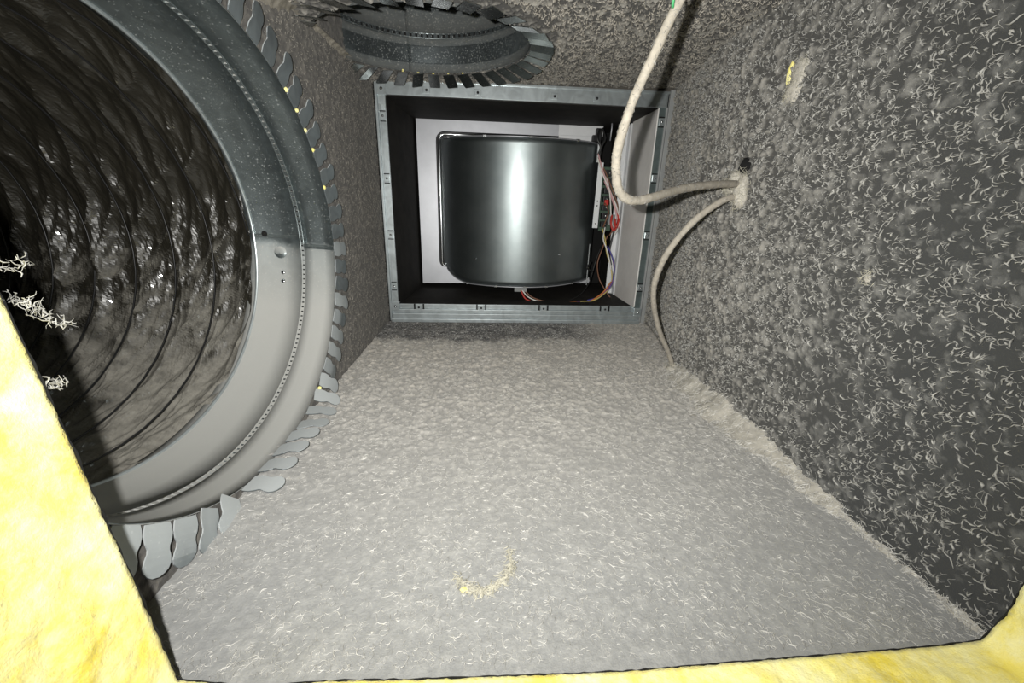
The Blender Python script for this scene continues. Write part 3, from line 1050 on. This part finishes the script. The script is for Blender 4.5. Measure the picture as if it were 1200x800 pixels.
# ------------------------------------------------------------------ flexible duct beyond the side collar
def flex():
    LEN, R0, PITCH = 0.85, 0.1735, 0.046
    ns, nt = 380, 460
    s = np.linspace(0, 1, ns) ** 1.25 * LEN
    th = np.linspace(0, 2 * np.pi, nt, endpoint=False)
    SS, TT = np.meshgrid(s, th, indexing='ij')
    SS, TT = SS.ravel(), TT.ravel()
    ph = (SS / PITCH - TT / (2 * np.pi)) % 1.0
    sag = np.sin(np.pi * ph)
    def pillows(scale_c, scale_s, seed, grad):
        # billowed film between sharp creases: upper envelope of tilted paraboloids
        nc = max(4, int(round(2 * math.pi * R0 * scale_c)))
        qa = (TT / (2 * np.pi) + SS * 1.3) * nc
        qs = SS * scale_s
        fa, fs_ = np.floor(qa), np.floor(qs)
        best = np.full(len(SS), -9.0)
        for i in (-2, -1, 0, 1, 2):
            for j in (-2, -1, 0, 1, 2):
                ca, cs = fa + i, fs_ + j
                h0 = hash3(ca % nc, cs, ca * 0, seed)
                h1 = hash3(ca % nc, cs, ca * 0, seed + 1)
                h2_ = hash3(ca % nc, cs, ca * 0, seed + 2)
                h3_ = hash3(ca % nc, cs, ca * 0, seed + 3)
                h4_ = hash3(ca % nc, cs, ca * 0, seed + 4)
                da, ds = qa - (ca + h0), qs - (cs + h1)
                best = np.maximum(best, h2_ * 0.7 + grad * ((h3_ - 0.5) * da + (h4_ - 0.5) * ds) - 0.55 * (da * da + ds * ds))
        return best
    r = R0 + 0.0045 * sag ** 0.6 + 0.0125 * pillows(17, 34, 301, 1.1) + 0.0085 * pillows(34, 58, 331, 1.3) + 0.0022 * pillows(100, 170, 361, 1.3) - 0.006
    r = r - 0.004 * (1 - sstep(SS, 0.0, 0.02))
    bend = 0.22 * np.maximum(SS - 0.1, 0) ** 2
    loc = LCv + ax * 0.098
    V = np.stack([-SS, np.cos(TT) * r * KU - bend * 0.5, np.sin(TT) * r + bend * 0.2], 1)
    idx = np.arange(ns * nt).reshape(ns, nt)
    nx = np.roll(idx, -1, 1)
    Q = np.stack([idx[:-1], nx[:-1], nx[1:], idx[1:]], -1).reshape(-1, 4)
    t = thing('flexible_duct', 'crinkled shiny black flexible duct opening beyond the large left collar', 'flexible duct', loc)
    link('duct_liner', mesh_np('duct_liner', V, Q, False), M['film'], t)
    m = MB()
    pts = []
    for k in range(int(LEN / PITCH * 48)):
        a = 2 * math.pi * k / 48
        sx = (k / 48) * PITCH
        bd = 0.22 * max(sx - 0.1, 0) ** 2
        pts.append((-sx + loc.x, math.cos(a) * (R0 - 0.002) * KU - bd * 0.5 + loc.y, math.sin(a) * (R0 - 0.002) + bd * 0.2 + loc.z))
    m.tube(pts, 0.0009, 6)
    part('wire_coil', m, M['black_plastic'], t, True)
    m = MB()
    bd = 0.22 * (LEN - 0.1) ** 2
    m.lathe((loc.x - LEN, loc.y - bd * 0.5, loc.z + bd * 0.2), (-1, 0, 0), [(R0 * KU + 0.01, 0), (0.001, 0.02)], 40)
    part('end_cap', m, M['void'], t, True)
flex()

# ------------------------------------------------------------------ furnace cabinet
XA, XB, ZA, ZB = -0.1885, 0.336, 0.003, 0.419       # outer edge of the flange
xa, xb, za, zb = -0.171, 0.312, 0.037, 0.402       # clear opening
YP = 0.98                                          # panel at the back of the compartment
fur = thing('furnace_cabinet', 'open galvanised furnace cabinet framed at the far end of the plenum', 'furnace', ((xa + xb) / 2, YB, za))
# flanges: left, top, bottom, right
mb = MB()
mb.box((XA, YB - 0.003, ZA), (XA + 0.004, YB + 0.004, ZB))
mb.box((XA + 0.004, YB + 0.0005, ZA + 0.01), (XA + 0.008, YB + 0.006, ZB - 0.002))
mb.box((XA + 0.008, YB - 0.001, ZA + 0.012), (xa, YB + 0.004, ZB - 0.004))
part('left_flange', mb, M['frame'], fur, bev=0.0006)
mb = MB()
mb.box((XA, YB - 0.002, zb + 0.001), (XB - 0.008, YB + 0.004, ZB + 0.008))
mb.box((XA, YB - 0.004, ZB + 0.005), (XB - 0.008, YB + 0.002, ZB + 0.009))
part('top_flange', mb, M['frame'], fur, bev=0.0006)
mb = MB()
mb.box((XA + 0.004, YB - 0.010, ZA - 0.001), (XB - 0.012, YB + 0.004, ZA + 0.006))
mb.box((XA + 0.006, YB - 0.006, ZA + 0.006), (XB - 0.012, YB + 0.006, ZA + 0.016))
mb.box((XA + 0.010, YB - 0.003, ZA + 0.016), (XB - 0.014, YB + 0.006, ZA + 0.024))
mb.box((XA + 0.012, YB + 0.002, ZA + 0.024), (xb, YB + 0.006, za))
part('bottom_flange', mb, M['frame'], fur, bev=0.0008)
mb = MB()
mb.box((xb + 0.013, YB - 0.002, ZA), (xb + 0.0165, YB + 0.004, ZB + 0.008))
mb.box((xb + 0.0172, YB - 0.003, ZA - 0.001), (XB + 0.012, YB + 0.003, ZB + 0.012))
part('right_flange', mb, M['grey_flange'], fur, bev=0.0006)
mb = MB()
mb.box((xb + 0.002, YB + 0.001, ZA + 0.02), (xb + 0.013, YB + 0.004, ZB))
part('flange_strip', mb, M['strip'], fur, label='dark strip with screw tabs')
# corner clips
for (x_, z_) in ((xb + 0.0075, ZA + 0.022), (XA + 0.012, ZB - 0.008), (XA + 0.012, ZA + 0.03)):
    mb = MB()
    mb.box((x_ - 0.008, YB - 0.004, z_ - 0.009), (x_ + 0.008, YB + 0.002, z_ + 0.009))
    c_ = part('corner_clip', mb, M['frame'], fur, bev=0.0008)
    s_ = MB()
    s_.lathe((x_, YB - 0.004, z_), (0, -1, 0), [(0.0028, 0), (0.0026, 0.001), (0.0001, 0.0016)], 10)
    part('screw', s_, M['chrome'], c_, True)
# notched screw tabs round the opening
def screw_tab(x_, z_, horizontal):
    mb = MB()
    a, b = (0.006, 0.005) if horizontal else (0.005, 0.006)
    mb.box((x_ - a, YB - 0.003, z_ - b), (x_ + a, YB + 0.003, z_ + b))
    c_ = part('screw_tab', mb, M['frame'], fur, bev=0.0006)
    s_ = MB()
    s_.lathe((x_, YB - 0.003, z_), (0, -1, 0), [(0.0022, 0), (0.002, 0.0008), (0.0001, 0.0012)], 10)
    part('screw', s_, M['black_plastic'] if horizontal else M['chrome'], c_, True)
    for s in (-1, 1):
        n_ = MB()
        if horizontal:
            n_.box((x_ + s * 0.0088 - 0.0014, YB - 0.0005, z_ - 0.006), (x_ + s * 0.0088 + 0.0014, YB + 0.0025, z_ + 0.006))
        else:
            n_.box((x_ - 0.005, YB - 0.0005 - 0.001, z_ + s * 0.0078 - 0.0008), (x_ + 0.005, YB + 0.0025, z_ + s * 0.0078 + 0.0008))
        part('slot', n_, M['void'], c_)
for px in (491, 564, 637, 709):
    p = at(px, 358.5, 1, YB)
    screw_tab(p[0], za - 0.006, True)
for py in (136, 209, 275, 335):
    p = at(447 + (py - 136) * 0.075, py, 1, YB)
    screw_tab(xa - 0.006, p[2], False)
for px, py in ((771, 143), (764, 209), (757, 276), (750, 337)):
    p = at(px, py, 1, YB)
    screw_tab(xb + 0.0075, p[2], False)
for px in (500, 560, 650, 700):
    p = at(px, 107, 1, YB)
    screw_tab(p[0], zb + 0.010, True)
# walls of the compartment
def slab(pts, th):
    """pts: four corners of the inner face, th: thickness vector"""
    m = MB()
    t = Vector(th)
    P = [Vector(p) for p in pts]
    return m.hexa(P + [p + t for p in P])
mb = slab([(xa - 0.001, YB + 0.004, za - 0.002), (xa - 0.001, YB + 0.004, zb + 0.002), (-0.150, YP + 0.06, zb + 0.01), (-0.150, YP + 0.06, za)], (-0.02, 0, 0))
part('left_liner', mb, M['liner'], fur, label='black fibrous lining')
mb = slab([(xa, YB + 0.004, zb), (xb + 0.002, YB + 0.004, zb), (xb + 0.002, YP + 0.08, zb + 0.004), (xa, YP + 0.08, zb + 0.004)], (0, 0, 0.016))
part('top_liner', mb, M['liner'], fur, label='black fibrous lining')
mb = slab([(xa, YB + 0.006, za - 0.004), (xb + 0.002, YB + 0.006, za - 0.004), (xb + 0.002, YP + 0.08, za + 0.002), (xa, YP + 0.08, za + 0.002)], (0, 0, -0.016))
part('bottom_liner', mb, M['liner'], fur, label='black fibrous lining')
mb = slab([(xb, YB + 0.003, za - 0.002), (xb, YB + 0.003, zb + 0.002), (xb - 0.002, 0.915, zb + 0.002), (xb - 0.002, 0.915, za - 0.002)], (0.003, 0, 0))
part('side_panel', mb, M['grey_panel'], fur, label='light grey painted side panel')
mb = slab([(xb - 0.004, 0.919, za - 0.002), (xb - 0.004, 0.919, zb), (xb - 0.004, 0.938, zb), (xb - 0.004, 0.938, za - 0.002)], (0.007, 0, 0))
mb.box((xb - 0.018, 0.936, za - 0.002), (xb - 0.004, 0.938, zb))
part('panel_fold', mb, M['white_plate'], fur, label='bright folded edge behind the side panel')
mb = MB()
mb.box((xa, YP + 0.08, za - 0.02), (xb + 0.03, YP + 0.09, zb + 0.03))
part('back_panel', mb, M['void'], fur)
mb = MB()
mb.box((xb - 0.001, 0.938, za - 0.01), (xb + 0.004, YP + 0.085, zb + 0.01))
part('side_liner', mb, M['liner'], fur)

# ------------------------------------------------------------------ blower
DX0, DX1 = -0.098, 0.262
DZ0, DZ1 = 0.060, 0.367
bl = thing('blower', 'curved grey steel blower housing bolted to a silver panel in the furnace', 'blower', ((DX0 + DX1) / 2, YP, za))
mb = MB()
mb.hexa([(-0.150, YP, 0.046), (0.266, YP, 0.052), (0.266, YP + 0.002, 0.052), (-0.150, YP + 0.002, 0.046), (-0.1505, YP, 0.4055), (0.163, YP, 0.4125), (0.163, YP + 0.002, 0.4125), (-0.1505, YP + 0.002, 0.4055)])
part('mounting_panel', mb, M['plate'], bl, label='flat silver sheet behind the housing')
mb = MB()
mb.box((0.164, YP - 0.001, 0.384), (0.265, YP + 0.002, 0.4145))
mb.box((0.164, YP - 0.006, 0.350), (0.245, YP - 0.002, 0.3835))
pp = part('corner_plate', mb, M['white_plate'], bl, bev=0.0006, label='paler sheet at the upper right')
sl = MB()
sl.box((0.205, YP - 0.002, 0.4045), (0.213, YP - 0.0008, 0.4105))
part('slot', sl, M['void'], pp)
# pressed double bead round the opening
def bead_path(ins, z_end=0.086):
    x0, z1 = DX0 - 0.008 + ins, 0.3795 - ins * 0.75
    r = 0.016 - ins * 0.6
    pts = [(DX1 - 0.09, YP - 0.001, z1)]
    pts += [(x0 + r, YP - 0.001, z1)]
    for k in range(1, 8):
        a = math.pi / 2 + math.pi / 2 * k / 8
        pts.append((x0 + r + r * math.cos(a), YP - 0.001, z1 - r + r * math.sin(a)))
    pts += [(x0, YP - 0.001, z1 - r), (x0, YP - 0.001, z_end + r)]
    for k in range(1, 6):
        a = math.pi + math.pi / 2 * k / 8
        pts.append((x0 + r + r * math.cos(a), YP - 0.001, z_end + r + r * math.sin(a)))
    return pts
for ins, mt, rr, nm in ((0.0, 'black_plastic', 0.0024, 'groove'), (0.0045, 'chrome', 0.0022, 'pressed_bead'), (0.0085, 'black_plastic', 0.0018, 'groove'), (0.0115, 'chrome', 0.0018, 'pressed_bead')):
    mb = MB()
    mb.tube(bead_path(ins), rr, 8)
    part(nm, mb, M[mt], bl, True)
# curved wrapper
def housing():
    n, m = 64, 26
    xm, hw, sag = (DX0 + DX1) / 2, (DX1 - DX0) / 2, 0.118
    R = (hw * hw + sag * sag) / (2 * sag)
    am = math.asin(hw / R)
    lean = math.tan(math.radians(2.2))
    V, inner = [], []
    for i in range(n + 1):
        a = -am + 2 * am * i / n
        x = xm + R * math.sin(a)
        b = R * math.cos(a) - (R - sag)
        tc = min(max((x - DX0) / 0.07, 0.0), 1.0)
        zb_ = DZ0 + 0.052 * (1 - math.sqrt(1 - (1 - tc) ** 2)) + 0.008 * max(0.0, (x - xm) / hw) ** 2
        zt_ = DZ1 - 0.009 * max(b, 0.0) / sag
        for k in range(m + 1):
            z = zb_ + (zt_ - zb_) * k / m
            V.append((x, YP - 0.002 - b - (z - 0.21) * lean * (b / sag) ** 0.5 if b > 0 else YP - 0.002, z))
    V = np.array(V)
    idx = np.arange((n + 1) * (m + 1)).reshape(n + 1, m + 1)
    Q = np.stack([idx[:-1, :-1], idx[1:, :-1], idx[1:, 1:], idx[:-1, 1:]], -1).reshape(-1, 4)
    loc = np.array(bl.location)
    o = link('housing', mesh_np('housing', V - loc, Q), M['drum'], bl)
    sd = o.modifiers.new('solid', 'SOLIDIFY')
    sd.thickness = 0.0015
    sd.offset = 1.0 if False else -1.0
    # top and bottom cheeks with folded rims
    for nm, k, off in (('top_cheek', m, -0.0015), ('bottom_cheek', 0, 0.0015)):
        e = V[idx[:, k]]
        mb = MB()
        vs = [tuple(p + np.array([0, 0.0015, off])) for p in e] + [(p[0], YP - 0.001, p[2] + off) for p in e]
        N = len(e)
        mb.add(vs, [(i, i + 1, N + i + 1, N + i) for i in range(N - 1)])
        part(nm, mb, M['drum'], bl)
        mb = MB()
        mb.tube([tuple(p) for p in e[3:-3]], 0.0012, 6)
        part('rim', mb, M['plate'], bl, True)
    # clips and screws on the rims
    for k, cols in ((m, (6, 20, 33, 48, 60)), (0, (14, 24, 33, 40, 50))):
        for c in cols:
            p = V[idx[c, k]]
            mb = MB()
            mb.box((p[0] - 0.004, p[1] - 0.002, p[2] - 0.002), (p[0] + 0.004, p[1] + 0.002, p[2] + 0.002))
            part('clip', mb, M['chrome'], bl, bev=0.0006)
    for px, py in ((557, 304), (655, 300)):
        q = at(px, py, 1, 0.875)
        k = np.argmin(((V[:, 0] - q[0]) ** 2 + (V[:, 2] - q[2]) ** 2))
        mb = MB()
        mb.lathe(V[k] + np.array([0, -0.001, 0]), (0, -1, 0), [(0.0022, 0), (0.002, 0.0008), (0.0001, 0.0012)], 10)
        part('screw', mb, M['chrome'], bl, True)
housing()
# motor lead plug under the housing
mb = MB()
q = at(610, 340, 1, 0.865)
mb.box((q[0] - 0.014, q[1] - 0.004, q[2] - 0.003), (q[0] + 0.014, q[1] + 0.012, q[2] + 0.006))
part('plug', mb, M['relay'], bl, bev=0.001)

# ------------------------------------------------------------------ control board
bx = at(698, 230, 1, 0.90)
cb = thing('control_board', 'circuit board with black terminals and relays right of the blower housing', 'control board', tuple(bx))
def pbox(px0, py0, px1, py1, y, dep):
    a, b = at(px0, py1, 1, y), at(px1, py0, 1, y)
    return (a[0], y, a[2]), (b[0], y + dep, b[2])
mb = MB()
lo_, hi_ = pbox(694, 190, 700.5, 267, 0.90, 0.003)
mb.hexa([(lo_[0], 0.90, lo_[2]), (lo_[0] + 0.012, 0.90, lo_[2]), (lo_[0] + 0.012, 0.903, lo_[2]), (lo_[0], 0.903, lo_[2]), (lo_[0] + 0.002, 0.90, hi_[2]), (lo_[0] + 0.013, 0.90, hi_[2]), (lo_[0] + 0.013, 0.903, hi_[2]), (lo_[0] + 0.002, 0.903, hi_[2])])
br = part('bracket', mb, M['white'], cb, bev=0.0006, label='narrow white mounting bracket')
for k in (0.07, 0.35, 0.42, 0.93):
    h = MB()
    zz = lo_[2] + (hi_[2] - lo_[2]) * k
    h.lathe((lo_[0] + 0.0065, 0.8998, zz), (0, -1, 0), [(0.0016, 0), (0.0001, 0.0002)], 8)
    part('screw_hole', h, M['void'], br)
mb = MB()
lo2, hi2 = pbox(701, 196, 722, 270, 0.925, 0.002)
mb.box(lo2, hi2)
part('circuit_board', mb, M['pcb'], cb)
for k in range(7):
    mb = MB()
    z0 = lo2[2] + (hi2[2] - lo2[2]) * (0.06 + k * 0.132)
    mb.box((lo2[0] + 0.001, 0.908, z0), (lo2[0] + 0.013, 0.925, z0 + 0.0125))
    tb = part('terminal', mb, M['black_plastic'], cb, bev=0.0008)
    sm = MB()
    sm.lathe((lo2[0] + 0.009, 0.908, z0 + 0.006), (0, -1, 0), [(0.002, 0), (0.0018, 0.001), (0.0001, 0.0012)], 8)
    part('screw', sm, M['chrome'], tb, True)
for k, (dz, mt) in enumerate(((0.10, 'relay'), (0.42, 'black_plastic'), (0.70, 'relay'))):
    mb = MB()
    z0 = lo2[2] + (hi2[2] - lo2[2]) * dz
    mb.box((lo2[0] + 0.016, 0.905, z0), (lo2[0] + 0.030, 0.925, z0 + 0.022))
    part('relay', mb, M[mt], cb, bev=0.001)
mb = MB()
q = at(710, 237, 1, 0.905)
mb.box((q[0] - 0.004, 0.90, q[2] - 0.006), (q[0] + 0.005, 0.906, q[2] + 0.005))
part('fuse', mb, wire_mat('red_fuse', (0.5, 0.03, 0.02)), cb, bev=0.001, label='red fuse')
# white post below the board and pipe above it
mb = MB()
lo3, hi3 = pbox(687, 286, 691.5, 334, 0.93, 0.004)
mb.box(lo3, hi3)
part('lower_bracket', mb, M['white'], cb, bev=0.0006, label='narrow white strip by the housing corner')
mb = MB()
mb.box(*pbox(699.5, 166, 704, 190, 0.93, 0.006))
part('upper_bracket', mb, M['white'], cb, bev=0.0006)
mb = MB()
mb.box(*pbox(698, 150, 706, 166, 0.92, 0.01))
mb.box(*pbox(694, 158, 700, 166, 0.925, 0.01))
part('connector', mb, M['black_plastic'], cb, bev=0.002)
mb = MB()
mb.tube([at(717.5, 137, 1, 0.94), at(717, 150, 1, 0.94), at(715, 165, 1, 0.94)], 0.0015, 6)
part('rod', mb, M['plate'], cb, True)

# wiring
wi = thing('wiring_loom', 'loose loom of coloured wires hanging down beside the control board', 'wires', tuple(at(715, 270, 1, 0.88)))
WM = {k: wire_mat(k, c) for k, c in dict(red=(0.45, 0.03, 0.02), white=(0.72, 0.7, 0.66), brown=(0.2, 0.09, 0.05), black=(0.01, 0.01, 0.01), blue=(0.06, 0.06, 0.3), purple=(0.22, 0.07, 0.2), yellow=(0.55, 0.45, 0.15), orange=(0.6, 0.2, 0.05), pink=(0.6, 0.36, 0.36)).items()}
def wire(col, pts, r=0.0014):
    P = smooth_path([at(a, b, 1, y) for a, b, y in pts], 8)
    mb = MB()
    mb.tube(P, r, 6)
    o = part('wire', mb, WM[col], wi, True)
    o['label'] = col + ' wire'
wire('pink', [(701, 180, .90), (706, 198, .895), (713, 218, .89), (720, 238, .885), (723, 256, .885), (718, 270, .89)])
wire('white', [(700, 184, .90), (707, 206, .893), (716, 226, .888), (723, 244, .883), (726, 262, .885), (720, 275, .89)])
wire('brown', [(702, 186, .905), (711, 205, .898), (718, 224, .89), (724, 242, .888), (722, 262, .89), (714, 276, .9)])
wire('white', [(704, 200, .90), (712, 212, .893), (715, 232, .888), (716, 252, .885), (718, 266, .885)])
wire('pink', [(708, 212, .9), (716, 230, .89), (722, 250, .883), (725, 268, .883)])
wire('red', [(717, 252, .885), (716, 262, .88), (719, 270, .878), (724, 262, .88), (724, 250, .885)], 0.0024)
wire('red', [(720, 256, .885), (722, 266, .878), (726, 256, .88)], 0.0024)
wire('brown', [(709, 238, .9), (713, 248, .89), (710, 258, .89), (707, 266, .895)])
wire('black', [(703, 152, .91), (700, 162, .905), (704, 172, .905), (701, 182, .91)], 0.0026)
wire('black', [(706, 150, .915), (709, 162, .91), (705, 172, .91), (702, 188, .91)], 0.0022)
wire('black', [(722, 262, .9), (717, 280, .9), (714, 296, .9), (716, 310, .91)], 0.002)
wire('yellow', [(706, 268, .9), (709, 280, .89), (711, 296, .885), (715, 310, .88), (717, 322, .875), (716, 334, .868), (708, 344, .86), (695, 352, .85), (680, 353, .845)])
wire('white', [(709, 266, .9), (707, 280, .89), (711, 292, .885), (714, 304, .88), (716, 316, .875)])
wire('blue', [(712, 288, .89), (717, 300, .88), (720, 312, .875), (719, 324, .87), (715, 336, .865), (703, 347, .86), (688, 352, .85)])
wire('purple', [(713, 290, .89), (718.5, 306, .878), (719.5, 320, .872), (716, 333, .866), (706, 344, .86), (692, 352, .852), (676, 353.5, .845)])
wire('orange', [(716, 330, .862), (706, 343, .858), (690, 353, .85), (672, 353.5, .845), (656, 354.5, .845)])
wire('brown', [(712, 276, .9), (704, 296, .91), (700, 310, .91), (702, 326, .91), (708, 338, .9), (716, 350, .89)])
wire('black', [(704, 290, .92), (698, 306, .915), (694, 320, .91), (690, 332, .9), (680, 345, .88), (665, 353, .85)], 0.0012)
wire('black', [(693, 306, .9), (688, 314, .895), (695, 318, .9)], 0.0016)
wire('white', [(612, 340, .862), (618, 347, .856), (628, 352, .85), (640, 353.5, .846), (652, 354.5, .845)])
wire('red', [(611, 341, .86), (615, 349, .855), (623, 353, .85), (632, 354.5, .846)], 0.0018)
wire('brown', [(614, 339, .864), (622, 347, .858), (634, 352, .85), (648, 354, .846)])
wire('orange', [(610, 340, .862), (614, 347, .857), (620, 354, .852), (630, 354, .847)])

# ------------------------------------------------------------------ dusty cords
def cord(label, pts, r0, r1, name='dusty_cord'):
    P = smooth_path([at(a, b, 1, y) if y is not None else b for a, b, y in pts], 14)
    A = np.array([[p.x, p.y, p.z] for p in P])
    rr = np.linspace(r0, r1, len(P)) * (0.84 + 0.34 * fbm(A * 260, 3, 91))
    c0 = A[0]
    t = thing(name, label, 'cord', tuple(c0))
    mb = MB()
    mb.tube([Vector(a) for a in A], list(rr), 12)
    part('sheath', mb, M['cord'], t, True)
    n = 500
    k = rng.integers(0, len(A) - 1, n)
    f = rng.uniform(0, 1, (n, 1))
    B = A[k] * (1 - f) + A[k + 1] * f
    D = rng.normal(size=(n, 3))
    tg = A[k + 1] - A[k]
    tg /= np.linalg.norm(tg, axis=1)[:, None] + 1e-9
    D -= tg * (D * tg).sum(1)[:, None]
    D /= np.linalg.norm(D, axis=1)[:, None]
    fibres('fuzz', B + D * (rr[k] * 0.95)[:, None] - c0, D, rng.uniform(0.001, 0.003, n), rng.uniform(0.0001, 0.0002, n), rng.uniform(0.0001, 0.0006, n), M['fibre_pale'], None, None, 0.5, t, 4, 0.15)
    return t
t = cord('dust-coated cord hanging from the ceiling and looping across to right wall', [(0, (0.139, 0.243, 0.402), None), (0, (0.128, 0.252, 0.372), None), (797, 0, .27), (766, 65, .28), (741, 120, .288), (724, 175, .297), (722, 205, .302), (727, 226, .308), (742, 235, .316), (765, 231, .332), (800, 221, .372), (838, 216, .415), (866, 215.5, .448), (876, 214, .462)], 0.0026, 0.0038)
mb = MB()
q = at(789, 3, 1, 0.268)
mb.tube([at(791, -16, 1, 0.267), at(789.5, -2, 1, 0.268), at(788.5, 5, 1, 0.269), at(788.5, 9, 1, .27)], 0.0009, 6)
part('green_wire', mb, wire_mat('green', (0.05, 0.32, 0.12)), t, True)
cord('dust-coated cord drooping from right wall hole down to the floor', [(876, 224, .458), (866, 229, .448), (845, 236, .44), (812, 260, .438), (783, 295, .45), (768, 328, .468), (766, 356, .487), (773, 388, .512), (783, 412, .53), (788, 428, .536), (790, 434, .535)], 0.0037, 0.0032)
